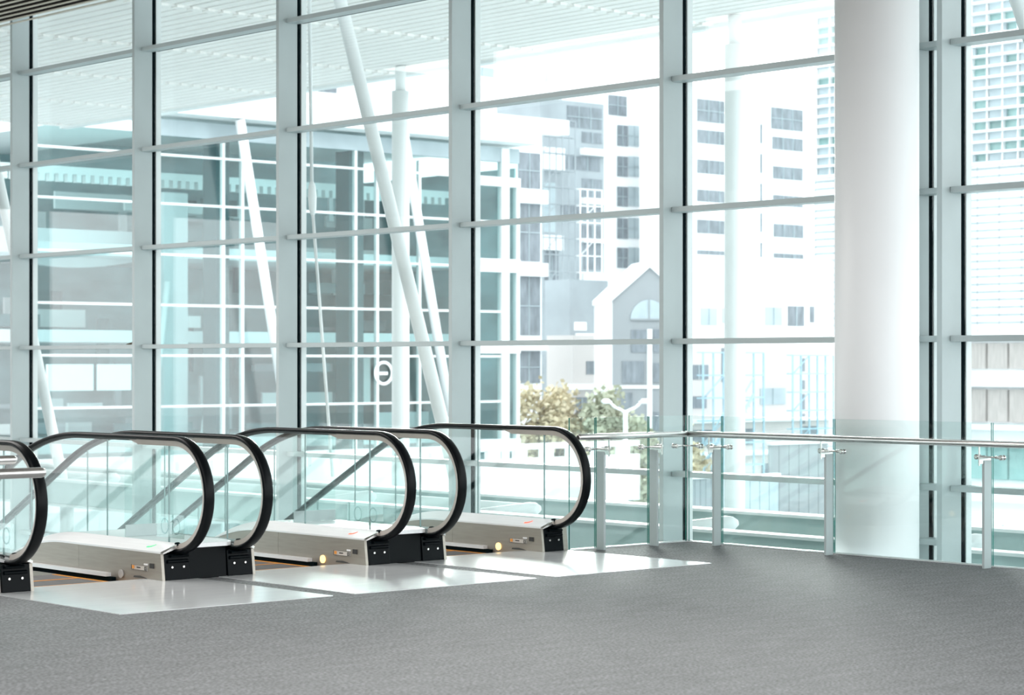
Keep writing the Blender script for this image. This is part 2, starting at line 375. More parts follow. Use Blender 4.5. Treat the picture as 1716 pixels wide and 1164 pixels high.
        nb = m.build('newel_base', M['black'], T, bevel=0.006)
        a, b = side(0.575, 0.755)
        m = MB(); m.prism([(0.01, 0.125), (0.034, 0.128), (0.040, 0.140), (0.036, 0.150), (0.012, 0.155)], 'y', a, b)
        m.prism([(0.005, 0.168), (0.040, 0.170), (0.046, 0.182), (0.036, 0.192), (0.0, 0.194)], 'y', *side(0.60, 0.75))
        m.build('inlet_collar', M['black'], nb, bevel=0.004)
        for ys in (0.615, 0.715):
            m = MB(); m.cyl((0.018, s*ys, 0.098), (0.032, s*ys, 0.098), 0.0085, 12); m.build('screw', M['chrome'], nb)
        # glass panels
        gy = side(HY - 0.005, HY + 0.005)
        arcp = [(0.388*math.cos(R(t)), 0.625 + 0.388*math.sin(R(t))) for t in range(90, -69, -6)]
        m = MB(); m.prism([(-0.11, 0.255), (-0.11, 1.012)] + arcp + [(0.10, 0.255)], 'y', *gy, 0, 1)
        g1 = m.build('glass_panel', [M['glass_rail'], M['clear_edge']], T)
        cuts = [-0.118, -0.985, -2.15, -3.35, -4.55, -5.75, -6.95, FAR + 0.2]
        for xa, xb in zip(cuts, cuts[1:]):
            xb += 0.005
            xx = [xa - (xa - xb)*i/10 for i in range(11)]
            m = MB(); m.prism([(x, 0.255 + drop(x)) for x in xx] + [(x, 1.012 + drop(x)) for x in reversed(xx)], 'y', *gy, 0, 1)
            m.build('glass_panel', [M['glass_rail'], M['clear_edge']], T)
        # handrail and guide
        hp = hand_path(1.040, 0.415, -112)
        m = MB(); m.sweep_xz(hp, [(n, s*HY + yy) for n, yy in RING]); hr = m.build('handrail', M['rubber'], T)
        gp = hand_path(1.040, 0.415, -100)
        m = MB(); m.sweep_xz(gp, [(-.030, s*HY - .012), (-.030, s*HY + .012), (-.0155, s*HY + .024), (-.0155, s*HY - .024)], False); m.build('guide_rail', M['dark_steel'], hr)
        gp = hand_path(1.040, 0.415, -88, -0.52)
        m = MB()
        m.sweep_xz(gp[1:] if gp[0] == gp[1] else gp, [(-.056, s*HY - .020), (-.056, s*HY + .020), (-.017, s*HY + .030), (-.017, s*HY - .030)], False)
        m.prism([(-0.66, 1.023), (-0.5, 1.023), (-0.5, 0.984)], 'y', *side(HY - .02, HY + .02))
        m.build('newel_guide', M['guide'], hr)
        # outer cladding where nothing adjoins
        if outer == s:
            a, b = side(0.772, 0.836)
            m = MB(); m.prism([(-0.6, 0.004), (0.018, 0.004), (-0.004, 0.198), (-0.6, 0.198)], 'y', a, b); m.build('outer_panel', M['inox'], T, bevel=0.004)
            m = MB(); strip(m, XS + [-0.61], lambda x: [(a, -0.9 + drop(x)), (b, -0.9 + drop(x)), (b, 0.198 + drop(x)), (a, 0.198 + drop(x))]); m.build('outer_cladding', M['inox'], T)
            a, b = side(0.688, 0.85)
            m = MB(); strip(m, XS + [-0.5, -0.03], lambda x: [(a, 0.235 + drop(x)), (b, 0.20 + drop(x)), (b, 0.215 + drop(x)), (a, 0.272 + drop(x))]); m.build('outer_deck', M['deck'], T)
    return T

E1 = escalator(Y0, 'nearest escalator, its small round side lamp unlit and arrow green', False, -1, 'green')
E2 = escalator(Y0 + PITCH, 'middle escalator, amber side lamp lit, between the two black dividers', True, 0, 'red')
E3 = escalator(Y0 + 2*PITCH, 'farthest escalator, amber side lamp lit, beside the glass railing end', True, 1, 'red')
def sticker(T, yy, x0, x1):
    m = MB(); m.box(x0, x1, yy - 0.010, yy - 0.0072, 0.305, 0.478); st = m.build('safety_sticker', M['frost'], T)
    for cx_ in (x0 + (x1 - x0)*0.30, x0 + (x1 - x0)*0.72):
        m = MB(); n = 20
        for i in range(n):
            a0, a1 = 2*math.pi*i/n, 2*math.pi*(i+1)/n
            P = lambda r, a: (cx_ + r*math.cos(a)*0.85, 0.39 + r*math.sin(a))
            q = [P(.05, a0), P(.06, a0), P(.06, a1), P(.05, a1)]
            m.prism(q, 'y', yy - 0.0115, yy - 0.0101)
        m.build('pictogram', M['film_ink'], st)
sticker(E1, HY, -0.27, 0.10); sticker(E2, HY, -0.40, 0.07); sticker(E1, -HY, -0.35, 0.05)

def divider(Yc, label, bx):
    T = thing('escalator_divider', label, 'divider', (EX, Yc, 0), 'black divider boxes between the escalators')
    hw = PITCH/2 - 0.774
    m = MB(); m.prism([(-0.6, 0.0), (0.018, 0.0), (0.0, 0.232), (-0.6, 0.232)], 'y', -hw, hw)
    m.build('front_cladding', M['black'], T, bevel=0.004)
    m = MB(); strip(m, XS + [-0.602], lambda x: [(-hw, -0.9 + drop(x)), (hw, -0.9 + drop(x)), (hw, 0.232 + drop(x)), (-hw, 0.232 + drop(x))]); m.build('infill_cladding', M['dark_steel'], T)
    h2 = PITCH/2 - 0.692
    m = MB(); strip(m, XS + [-0.5, -0.09], lambda x: [(-h2, 0.234 + drop(x)), (h2, 0.234 + drop(x)), (h2, 0.268 + drop(x)), (-h2, 0.268 + drop(x))])
    m.prism([(-0.09, -h2), (-0.09, h2), (0.03, h2 - 0.055), (0.065, h2 - 0.11), (0.065, -h2 + 0.11), (0.03, -h2 + 0.055)], 'z', 0.234, 0.268)
    m.build('top_deck', M['deck'], T, bevel=0.004)
    m = MB(); m.box(bx - 0.005, bx + 0.005, -h2 + 0.03, h2 - 0.03, 0.269, 0.97); m.build('barrier_glass', M['glass_rail'], T)
    m = MB(); m.box(bx + 0.006, bx + 0.012, -h2 + 0.03, h2 - 0.03, 0.269, 0.36); m.build('kick_plate', M['kick'], T, bevel=0.002)
    return T
divider(Y0 + PITCH/2, 'black box divider between the nearest and the middle escalator', -0.80)
divider(Y0 + 1.5*PITCH, 'black box divider between the middle and the farthest escalator', -1.21)

# ---------------------------------------------------------------- glass railing round the corner
RX, RY, HR = -13.86, 14.33, 0.972
def spider(m, c, ax, sign_list):
    """small clamp arms along axis ax from c"""
    for sg in sign_list:
        e = Vector(c); d = Vector((1, 0, 0)) if ax == 'x' else Vector((0, 1, 0))
        e2 = e + d*sg*0.115
        m.cyl(e, e2, 0.007, 10); m.cyl(e + d*sg*0.045, e2, 0.012, 10)
        n = Vector((0, -1, 0)) if ax == 'x' else Vector((1, 0, 0))
        m.lathe(e2 + n*0.035, e2 - n*0.045, [(0, 0.012), (0.004, 0.021), (0.016, 0.021), (0.020, 0.012), (0.036, 0.012), (0.040, 0.021), (0.052, 0.021), (0.056, 0.014)], 16)
RL = thing('glass_railing', 'L shaped glass railing with steel handrail around the carpet corner', 'railing', (RX, RY, 0))
o = (RX, RY, 0)
postsx = [-13.44, -12.165, -10.565, -8.97, -7.4]
for x in postsx:
    m = MB(); m.box(x - 0.012, x + 0.012, RY - 0.115, RY - 0.025, 0.0, 0.84)
    p = m.build('post', M['paint'], RL, o, bevel=0.003)
    m = MB(); m.box(x - 0.005, x + 0.005, RY - 0.17, RY - 0.02, 0.815, 0.868); m.box(x - 0.004, x + 0.004, RY - 0.172, RY - 0.160, 0.80, HR - 0.02)
    m.build('handrail_bracket', M['chrome'], p, o)
    m = MB(); spider(m, (x, RY - 0.02, 0.862), 'x', (1, -1)); m.build('glass_clamp', M['chrome'], p, o)
postsy = [13.84, 13.20]
for yv in postsy:
    m = MB(); m.box(RX + 0.025, RX + 0.115, yv - 0.012, yv + 0.012, 0.0, 0.84)
    p = m.build('post', M['paint'], RL, o, bevel=0.003)
    m = MB(); m.box(RX + 0.02, RX + 0.17, yv - 0.005, yv + 0.005, 0.815, 0.868); m.box(RX + 0.160, RX + 0.172, yv - 0.004, yv + 0.004, 0.80, HR - 0.02)
    m.build('handrail_bracket', M['chrome'], p, o)
    m = MB(); spider(m, (RX + 0.02, yv, 0.862), 'y', (1, -1)); m.build('glass_clamp', M['chrome'], p, o)
m = MB(); spider(m, (RX + 0.06, RY - 0.01, 0.862), 'x', (1,)); spider(m, (RX + 0.01, RY - 0.06, 0.862), 'y', (-1,)); m.cyl((RX + .06, RY - .01, .862), (RX + .01, RY - .06, .862), .007, 8)
m.build('corner_clamp', M['chrome'], RL, o)
gx = [RX + 0.01] + postsx
for a, b in zip(gx, gx[1:]):
    m = MB(); m.prism([(a + 0.008, 0.014), (b - 0.008, 0.014), (b - 0.008, 1.13), (a + 0.008, 1.13)], 'y', RY - 0.006, RY + 0.008, 0, 1)
    m.build('glass_panel', [M['glass_rail'], M['glass_edge']], RL, o)
gyv = [RY - 0.01] + postsy + [12.885]
for a, b in zip(gyv, gyv[1:]):
    m = MB(); m.prism([(b + 0.008, 0.014), (a - 0.008, 0.014), (a - 0.008, 1.13), (b + 0.008, 1.13)], 'x', RX - 0.008, RX + 0.006, 0, 1)
    m.build('glass_panel', [M['glass_rail'], M['glass_edge']], RL, o)
hx, hyy = RX + 0.166, RY - 0.166
m = MB(); m.cyl((hx, hyy, HR), (-5.0, hyy, HR), 0.026, 24); m.lathe((hx, hyy + 0.012, HR), (hx, 12.83, HR), [(0, 0.026), (hyy - 12.83 - 0.01, 0.026), (hyy - 12.83 + 0.004, 0.018)], 24)
m.build('handrail', M['chrome'], RL, o)

def bar_rail(x, yend, label, post_y):
    T = thing('tubular_rail', label, 'railing', (x, yend, 0), 'steel tube rails at the left edge')
    o = (x, yend, 0)
    m = MB(); m.lathe((x, yend - 3.0, 0.967), (x, yend, 0.967), [(0, 0.03), (2.97, 0.03), (2.99, 0.024), (3.0, 0.01)], 24); m.build('handrail', M['chrome'], T, o)
    for py in post_y:
        m = MB(); m.box(x - 0.10, x - 0.03, py - 0.012, py + 0.012, 0.0, 0.84); m.build('post', M['paint'], T, o, bevel=0.003)
        m = MB(); m.box(x - 0.05, x, py - 0.005, py + 0.005, 0.81, 0.95); m.build('handrail_bracket', M['chrome'], T, o)
    m = MB(); m.prism([(yend - 2.9, 0.004), (yend - 0.22, 0.004), (yend - 0.22, 1.13), (yend - 2.9, 1.13)], 'x', x - 0.15, x - 0.136, 0, 1); m.build('glass_panel', [M['glass_rail'], M['glass_edge']], T, o)
bar_rail(-13.03, 7.21, 'upper of the two steel tube ends at the left edge', (6.2, 5.0))
bar_rail(-11.43, 6.51, 'lower and thicker of the two steel tube ends at the left edge', (5.4, 4.2))

# dry leaf lying on a transom
m = MB()
for i in range(5):
    a = -25.02 + 0.05*i
    m.loft([[(a, 15.42, 1.831), (a + .06, 15.42, 1.833), (a + .06, 15.46, 1.84 + .012*(i % 2)), (a, 15.46, 1.836)], [(a + .01, 15.44, 1.846 + .01*(i % 3)), (a + .05, 15.44, 1.85), (a + .05, 15.47, 1.855), (a + .01, 15.47, 1.846)]])
tag(m.build('dry_leaf', M['dry']), 'small crumpled dark leaf lying on a window transom', 'leaf')

# ---------------------------------------------------------------- outside: ground, canopy, columns, struts, beams
m = MB(); m.box(-320, 160, FY + 2.2, 330, -6.3, -6.0); m.box(-320, FX - 14, -60, FY + 2.2, -6.3, -6.0)
tag(m.build('ground', M['ground']), 'pale ground outside below the hall', 'ground', kind='structure')
m = MB(); m.box(FX - 14, 30, -20, FY + 2.2, -5.8, -5.4)
tag(m.build('lower_floor', M['conc']), 'pale floor of the lower hall under the escalators', 'floor', kind='structure')

cn = thing('canopy', 'white ribbed canopy roof outside above the glass wall', 'canopy', (-30, 23, 8))
o = (-30, 23, 8)
m = MB(); m.box(-53.5, -4, 16.0, 31.0, 8.05, 8.45); m.build('roof_slab', M['soffit_gap'], cn, o)
m = MB()
y = 16.0
while y < 30.9:
    m.box(-53.5, -4, y, y + 0.25, 8.0, 8.05); y += 0.33
m.build('rib', M['soffit'], cn, o)
m = MB(); m.box(-53.5, -4, 30.9, 31.15, 7.94, 8.5); m.build('edge_beam', M['out_white'], cn, o)
for bx in [-53.0 + 4.75*i for i in range(10)]:
    m = MB(); m.box(bx - 0.05, bx + 0.05, 16.0, 30.9, 7.985, 8.1)
    y = 16.02
    while y < 30.8:
        m.box(bx - 0.10, bx + 0.10, y, y + 0.15, 7.955, 8.0); y += 0.33
    m.build('seam_bracket', M['soffit'], cn, o)

def out_column(x, y, label, r=0.19):
    T = thing('outdoor_column', label, 'column', (x, y, -6.0), 'round columns carrying the canopy', 'thing')
    o = (x, y, -6.0)
    m = MB(); m.cyl((x, y, -6.0), (x, y, 7.45), r, 32); m.build('shaft', M['out_white'], T, o)
    m = MB(); m.cyl((x, y, 7.45), (x, y, 7.99), r*0.62, 24); m.build('neck', M['out_white'], T, o)
out_column(-28.1, 30.3, 'slim white outdoor column just left of the white hall column')
out_column(-37.7, 30.1, 'slim white outdoor column behind the raking strut')

def strut(x0, z0, x1, z1, y0, y1, r, label, group):
    m = MB(); L = math.dist((x0, y0, z0), (x1, y1, z1))
    m.lathe((x0, y0, z0), (x1, y1, z1), [(0, r*0.6), (0.25, r), (L - 0.25, r), (L, r*0.6)], 24)
    tag(m.build('raking_strut', M['out_white']), label, 'strut', group)
G1 = 'raking struts outside the glass wall'
strut(-22.93, 7.9, -19.80, -0.30, 16.8, 16.8, 0.082, 'thick leaning white strut crossing in front of the outdoor column', G1)
strut(-32.41, 7.9, -28.93, -0.30, 16.8, 16.8, 0.082, 'thick leaning white strut at the far left, low behind the nearest escalator', G1)
strut(-13.26, 7.9, -10.10, -0.30, 16.8, 16.8, 0.082, 'leaning white strut at the top right corner in front of the louvred tower', G1)
for x, lb in ((-19.75, 'short white post below the thick strut behind the middle escalator'), (-28.88, 'short white post below the far left strut, seen through the nearest escalator glass')):
    m = MB(); m.cyl((x, 16.8, -6.0), (x, 16.8, -0.32), 0.10, 24); tag(m.build('support_post', M['out_white']), lb, 'post')

T = thing('hanging_cable', 'thin white cable with a turnbuckle hanging outside the glass', 'cable', (-22.42, 16.5, 3.7)); o = (-22.42, 16.5, 3.7)
m = MB(); m.cyl((-22.52, 16.5, 7.92), (-22.43, 16.5, 3.82), 0.022, 12); m.build('upper_rod', M['out_white'], T, o)
m = MB(); m.lathe((-22.43, 16.5, 3.85), (-22.41, 16.5, 3.42), [(0, .02), (.06, .045), (.2, .055), (.36, .045), (.43, .02)], 16); m.build('turnbuckle', M['out_white'], T, o)
m = MB(); m.cyl((-22.41, 16.5, 3.45), (-22.0, 16.5, 0.2), 0.02, 12); m.build('lower_rod', M['out_white'], T, o)

def ibeam(y, ztop, h, fw, label):
    T = thing('steel_beam', label, 'beam', (-20, y, ztop), 'pale steel beams outside the glass wall', 'thing'); o = (-20, y, ztop)
    for z0, z1 in ((ztop - 0.03, ztop), (ztop - h, ztop - h + 0.03)):
        m = MB(); m.box(-50, -2, y - fw/2, y + fw/2, z0, z1); m.build('flange', M['out_white'], T, o)
    m = MB(); m.box(-50, -2, y - 0.02, y + 0.02, ztop - h + 0.03, ztop - 0.03); m.build('web', M['out_green'], T, o)
ibeam(18.0, -0.01, 0.46, 0.30, 'farther of two pale steel beams running along the glass wall')
ibeam(16.25, -0.06, 0.38, 0.22, 'nearer of two pale steel beams just outside the glass wall')
for i, (x, lb) in enumerate(((-12.62, 'short white pipe end right of the white hall column'), (-15.80, 'white pipe end behind the railing left of the white hall column'), (-18.85, 'white pipe end under the farthest escalator handrail'),
                             (-21.90, 'white pipe end seen through the middle escalator glass'), (-27.9, 'white pipe end seen through the nearest escalator glass'))):
    m = MB(); m.lathe((x - 0.95, 16.55, -0.21), (x, 17.1, -0.06), [(0, 0.08), (0.98, 0.085), (1.05, 0.07), (1.10, 0.03)], 20)
    tag(m.build('brace_pipe', M['white']), lb, 'pipe', 'white brace pipes between the steel beams')
m = MB()
m.lathe((-48, 17.35, -0.13), (-19.3, 17.35, -0.13), [(0, 0.09), (28.6, 0.09), (28.7, 0.06)], 20)
tag(m.build('long_pipe', M['out_white']), 'long white pipe lying between the two steel beams', 'pipe')

# ---------------------------------------------------------------- glass pavilion to the left
T = thing('glass_pavilion', 'glass fronted pavilion with white frames and flat white roof', 'building', (-55, 40, -6)); o = (-55, 40, -6)
PX, PA, PB = -55.0, 30.9, 48.85
m = MB(); m.box(PX - 9, PX + 0.95, 35.0, PB + 0.2, 8.72, 9.25); m.box(PX - 9, PX + 0.1, 31.4, 35.0, 8.2, 8.5); m.build('roof', M['out_white'], T, o)
m = MB(); m.box(PX - 9, PX - 8.7, PA, PB, -6, 8.75); m.box(PX - 9, PX - 0.1, PB - 0.05, PB, -6, 8.0); m.build('back_wall', M['teal_wall'], T, o)
m = MB(); m.box(PX - 0.1, PX + 0.08, 35.0, PB, 8.15, 8.62); m.build('sky_reflection_strip', M['bwin_pale'], T, o)  # pale blue strip paints the sky reflection on the glass below the roof
rg = random.Random(11)
for mt, cnt in (('conc', 26), ('bwin_pale', 24), ('teal_dark', 12), ('teal_mid', 22), ('out_white', 14)):
    m = MB()
    for i in range(cnt):
        ya = rg.uniform(31.0, 47.0); za = rg.choice((-5.2, -3.6, -2.4, -0.6, 0.2, 1.3, 2.7, 3.9, 5.2, 6.3)); dx = rg.uniform(4.5, 8.0)
        if rg.random() < 0.6: m.box(PX - dx, PX - dx + 0.1, ya, ya + rg.uniform(0.9, 3.5), za, za + rg.uniform(0.12, 0.55))
        else: m.box(PX - dx, PX - dx + 0.1, ya, ya + rg.uniform(0.08, 0.5), za, za + rg.uniform(0.8, 2.0))
    m.build('interior_fittings', M[mt], T, o)
for z in (5.1, 2.55, -0.7):
    m = MB(); m.box(PX - 9, PX - 2.2, PA, PB - 0.1, z - 0.35, z); m.build('floor_slab', M['conc'], T, o)
m = MB(); m.box(PX - 3.2, PX - 2.0, 36.45, 37.3, -6, 6.7); m.build('concrete_core', M['conc'], T, o)
m = MB(); m.box(PX - 1.2, PX - 0.5, 37.31, 37.78, -6, 8.2); m.build('dark_shaft', M['teal_dark'], T, o)
m = MB(); m.box(PX - 1.2, PX - 0.5, 42.27, 42.83, -6, 8.2); m.build('dark_shaft', M['teal_dark'], T, o)
m = MB()
y = 31.2
while y < 47.5:
    m.box(PX - 2.4, PX - 2.2, y, y + 0.16, 6.85, 7.08); y += 0.3
m.box(PX - 2.45, PX - 2.2, 31.0, 47.8, 7.08, 7.3)
m.build('notched_fascia', M['out_white'], T, o)
m = MB(); m.box(PX - 1.0, PX - 0.85, 31.9, 33.35, 0.80, 1.55); m.box(PX - 1.0, PX - 0.85, 33.55, 34.6, 0.80, 1.55); m.build('signboard', M['white'], T, o)
for a, b, za, zb in ((36.4, 35.6, 4.0, -2.0), (38.4, 37.4, 3.6, -2.0)):
    m = MB(); m.cyl((PX - 1.7, a, za), (PX - 1.7, b, zb), 0.10, 12); m.build('leaning_prop', M['out_white'], T, o)
for pa, pb in (((37.27, 8.7), (38.95, -0.1)), ((43.4, 8.7), (45.3, -0.1))):
    m = MB(); m.cyl((PX + 0.8, pa[0], pa[1]), (PX + 0.8, pb[0], pb[1]), 0.15, 16); m.cyl((PX + 0.8, pb[0], -6), (PX + 0.8, pb[0], pb[1]), 0.15, 16); m.build('roof_prop', M['white'], T, o)
# big curved white bulkhead inside
m = MB()
m.prism([(31.2 + 0.5*i, 4.9 - 0.9*math.sin(math.pi*i/13)*0.5) for i in range(12)] + [(36.7, 5.6), (31.2, 5.6)], 'x', PX - 4.2, PX - 4.0); m.build('curved_bulkhead', M['conc'], T, o)
zl = [-5.5, -4.05, -2.6, -1.13, 0.33, 1.80, 3.26, 4.72, 6.19, 7.60]
yl = [PA, 33.2, 35.6, 37.95, 40.1, 42.05, 43.0, 44.7, 46.6]
m = MB()
for z in zl: m.box(PX - 0.06, PX + 0.06, PA, 48.2, z - 0.035, z + 0.035)
for yv in (37.2, 37.88, 42.1, 42.95, 44.65): m.box(PX - 0.07, PX + 0.07, yv - 0.045, yv + 0.045, -6, 8.2 if yv < 44 else 8.0)
m.build('window_frame', M['out_white'], T, o)
m = MB(); m.box(PX - 0.1, PX + 0.12, 48.05, 48.38, -6, 8.6); m.box(PX - 0.1, PX + 0.1, 48.72, 48.85, -6, 7.4); m.build('corner_post', M['out_white'], T, o)
for z0, z1 in ((4.55, 4.98), (7.35, 7.65), (1.9, 2.15), (-1.3, -0.9)):
    m = MB(); m.box(PX - 0.2, PX + 0.14, 46.4, 48.85, z0, z1); m.build('spandrel', M['bwhite'], T, o)
m = MB(); m.box(PX - 0.02, PX + 0.02, PA, PB, -6, 8.6); m.build('pane', M['glass_box'], T, o)
m = MB()
n = 32
for i in range(n):
    a0, a1 = 2*math.pi*i/n, 2*math.pi*(i+1)/n
    P = lambda r, a: (43.17 + r*math.cos(a), 1.27 + r*math.sin(a))
    m.prism([P(.29, a0), P(.38, a0), P(.38, a1), P(.29, a1)], 'x', PX + 0.07, PX + 0.10)
for k in range(4): m.box(PX + .07, PX + .10, 43.17 - .16 + .085*k, 43.17 - .10 + .085*k, 1.21, 1.31)
m.build('ring_logo', M['white'], T, o)

# ---------------------------------------------------------------- buildings across the street
def building(name, label, X, body, bmat, wins=(), depth=4.0, base=-6.0, slabs=(), smat=None, mull=2, group=None):
    y0, y1, z1 = body[0], body[1], body[2]
    o = (X - depth/2, (y0 + y1)/2, base)
    T = thing(name, label, 'building', o, group)
    m = MB(); m.box(X - depth, X, y0, y1, base, z1); m.build('wall', M[bmat], T, o)
    for wn in wins:
        a, b, z0, zz = wn[:4]; mt = M[wn[4]] if len(wn) > 4 else M['bwin']
        m = MB(); m.box(X - 0.1, X + 0.03, a, b, z0, zz); wi = m.build('window', mt, T, o)
        if b - a > 0.6 and zz - z0 > 0.5:
            m = MB(); k = max(2, int((b - a)/0.9))
            for i in range(1, k): m.box(X + 0.03, X + 0.07, a + (b - a)*i/k - 0.018, a + (b - a)*i/k + 0.018, z0, zz)
            if zz - z0 > 1.2: m.box(X + 0.03, X + 0.07, a, b, (z0 + zz)/2 - 0.02, (z0 + zz)/2 + 0.02)
            m.build('window_frame', M['bwin_pale'], wi, o)
    for a, b, z0, zz in slabs:
        m = MB(); m.box(X - 0.5, X + 0.4, a, b, z0, zz); m.build('ledge', M[smat or 'bwhite'], T, o)
    return T, o

building('office_block', 'white office block with grey window bands behind the pavilion roof', -82, (61.5, 74.42, 13.62), 'bwhite',
    [(66.14, 67.05, 13.0, 13.4, 'bwin'), (66.2, 68.4, 11.7, 12.3), (70.14, 71.67, 12.88, 13.31), (72.18, 74.3, 12.86, 13.39), (72.84, 74.3, 10.18, 11.94), (72.76, 74.3, 6.58, 9.44), (72.76, 74.3, 2.93, 5.84), (72.76, 74.3, 0.57, 2.16)],
    4, slabs=[(61.3, 75.9, 12.95, 13.66), (72.3, 74.5, 9.43, 10.1), (72.3, 74.5, 5.85, 6.5), (72.3, 74.5, 2.19, 2.54)])
building('office_block', 'pale rear block whose top windows show just under the canopy edge', -112.4, (60.0, 112.5, 22.6), 'bwhite',
    [(66.5, 68.0, 17.6, 18.8), (71.5, 73.5, 17.7, 18.9), (77.0, 79.0, 18.1, 19.2), (82.5, 84.6, 18.5, 19.5), (95.4, 97.9, 20.6, 21.2, 'bwin_pale'), (98.5, 103.4, 20.7, 21.7, 'bwin_pale'), (104.5, 107.8, 21.1, 22.1, 'bwin_pale'), (108.2, 112.2, 21.4, 22.3, 'bwin_pale')], 5)
building('grey_tower', 'grey glass tower under scaffolding beyond the trees', -100, (90.62, 95.96, 17.6), 'bblue',
    [(92.83, 95.76, 16.0, 17.3), (94.08, 95.76, 15.12, 15.78), (92.33, 95.6, 13.41, 14.25), (94.08, 95.76, 11.81, 12.91), (92.33, 95.76, 10.48, 11.21), (94.08, 95.76, 9.3, 10.04), (94.23, 95.86, 7.32, 8.94), (92.33, 93.73, 3.32, 6.61), (90.96, 92.09, 5.48, 8.38), (91.1, 92.09, 2.95, 4.76), (90.8, 91.9, 9.5, 12.5, 'bwin_pale'), (92.6, 95.4, 0.2, 2.2)],
    4, slabs=[(93.9, 96.0, 14.35, 14.75), (93.9, 96.0, 11.35, 11.7), (93.9, 96.0, 8.98, 9.2), (93.9, 96.1, 6.6, 7.1), (90.6, 92.3, 13.2, 14.6), (90.6, 92.2, 8.4, 9.3)])
building('apartment_block', 'white apartment block with two columns of dark square windows', -108, (103.53, 111.54, 21.0), 'bwhite',
    [(104.03, 105.76, 18.21, 19.57)] + [q for z0, z1 in ((16.19, 17.6), (14.13, 15.5), (12.12, 13.45), (9.94, 11.35), (7.97, 9.34)) for q in ((104.86, 105.87, z0, z1), (105.93, 107.07, z0 + .05, z1 + .05, 'bwin_pale'))] +
    [(107.98, 109.2, 12.63, 13.53), (107.98, 109.2, 10.67, 11.61), (107.98, 109.2, 8.55, 9.41), (107.98, 109.2, 19.05, 20.27, 'bwin_pale')], 4)
building('low_house', 'low pale pinkish house left of the grey gable', -84, (78.4, 81.25, 3.0), 'bpink', [(79.33, 81.15, 0.98, 1.67), (78.6, 79.4, -1.0, -0.2)], 2, slabs=[(78.3, 81.3, 0.2, 0.5)], smat='bwhite')
building('low_house', 'blue grey house rising behind the pinkish one', -86.6, (80.6, 83.4, 6.0), 'bblue', [(81.3, 82.2, 2.0, 2.5, 'bwhite'), (80.9, 81.8, 3.3, 3.75, 'bwhite'), (81.0, 82.9, 2.9, 3.15, 'bwhite')], 2)

# gabled house
T = thing('gabled_house', 'grey gabled house with an arched window and white verge', 'building', (-76, 75.95, -6)); o = (-76, 75.95, -6); T.rotation_euler = (0, 0, R(-33)); T.scale = (1, 0.74, 1)
GX = -76.0; g0, g1, ge, ga = 73.4, 78.5, 4.53, 6.08
m = MB(); m.prism([(g0, -6), (g1, -6), (g1, ge), ((g0 + g1)/2, ga + .1), (g0, ge)], 'x', GX - 4.0, GX); m.build('wall', M['bgrey'], T, o)
m = MB()
m.prism([(g0 - .15, ge - .1), (g0 - .15, ge + .12), ((g0+g1)/2, ga + .42), ((g0+g1)/2, ga + .1)], 'x', GX - 4.2, GX + .15)
m.prism([(g1 + .15, ge - .1), (g1 + .15, ge + .12), ((g0+g1)/2, ga + .42), ((g0+g1)/2, ga + .1)], 'x', GX - 4.2, GX + .15)
m.build('roof', M['bwhite'], T, o)
m = MB(); m.box(GX - 4.05, GX + .03, g0 - .06, g0 + .1, -6, ge); m.build('lit_side_face', M['bwhite'], T, o)  # white sheet over the grey side wall, painting in its lit face
m = MB(); c_ = 75.92; m.prism([(c_ + 1.22*math.cos(R(t)), 3.66 + 0.95*math.sin(R(t))) for t in range(0, 181, 12)], 'x', GX - .1, GX + .05); wi = m.build('arched_window', M['bwin_pale'], T, o)
m = MB(); m.box(GX + .05, GX + .09, c_ - .04, c_ + .04, 3.66, 4.6); m.box(GX + .05, GX + .09, c_ - 1.2, c_ + 1.2, 3.62, 3.70); m.build('window_frame', M['bgrey'], wi, o)
for a, b, z0, z1 in ((74.74, 75.78, 2.09, 3.17), (76.19, 77.25, 2.09, 3.19), (74.15, 75.6, 0.61, 1.66), (76.19, 77.3, 0.65, 1.57), (74.07, 74.82, -0.9, 0.15), (76.19, 77.0, -1.65, -0.78)):
    m = MB(); m.box(GX - .1, GX + .04, a, b, z0, z1); m.build('window', M['bwin'], T, o)
m = MB(); m.box(GX - .1, GX + .08, 75.8, 76.12, -1.6, 3.2); m.box(GX - .1, GX + .07, 73.5, 78.4, 0.35, 0.5); m.build('string_course', M['bwhite'], T, o)

building('white_tower', 'white high rise with two columns of long grey windows', -102, (105.0, 118.02, 19.76), 'bwhite',
    [(106.36, 109.51, 17.46, 18.96), (106.36, 109.51, 16.04, 16.94), (106.36, 109.51, 14.06, 14.97), (106.36, 109.51, 12.2, 12.99), (106.36, 109.51, 10.11, 11.01), (106.36, 109.51, 8.33, 9.0),
     (113.6, 116.84, 17.48, 18.95), (113.72, 116.84, 16.1, 16.96), (113.78, 116.84, 14.1, 14.96), (113.78, 116.84, 12.26, 13.0), (113.84, 116.9, 10.14, 11.04), (113.84, 116.9, 8.3, 9.04)] + [(112.5, 112.7, z, z + 1.3) for z in (16.4, 14.4, 12.4, 10.4, 8.4)], 4)
building('white_warehouse', 'low white building with a row of small windows under the high rise', -66, (68.15, 77.67, 6.2), 'bwhite',
    [(69.04, 70.04, 3.19, 3.93, 'bwin_pale'), (70.37, 71.39, 3.3, 3.95, 'bwin_pale'), (73.11, 74.21, 3.23, 4.04, 'bwin_pale'), (74.6, 75.68, 3.22, 4.1), (76.08, 76.37, 3.39, 4.11)], 1.2)
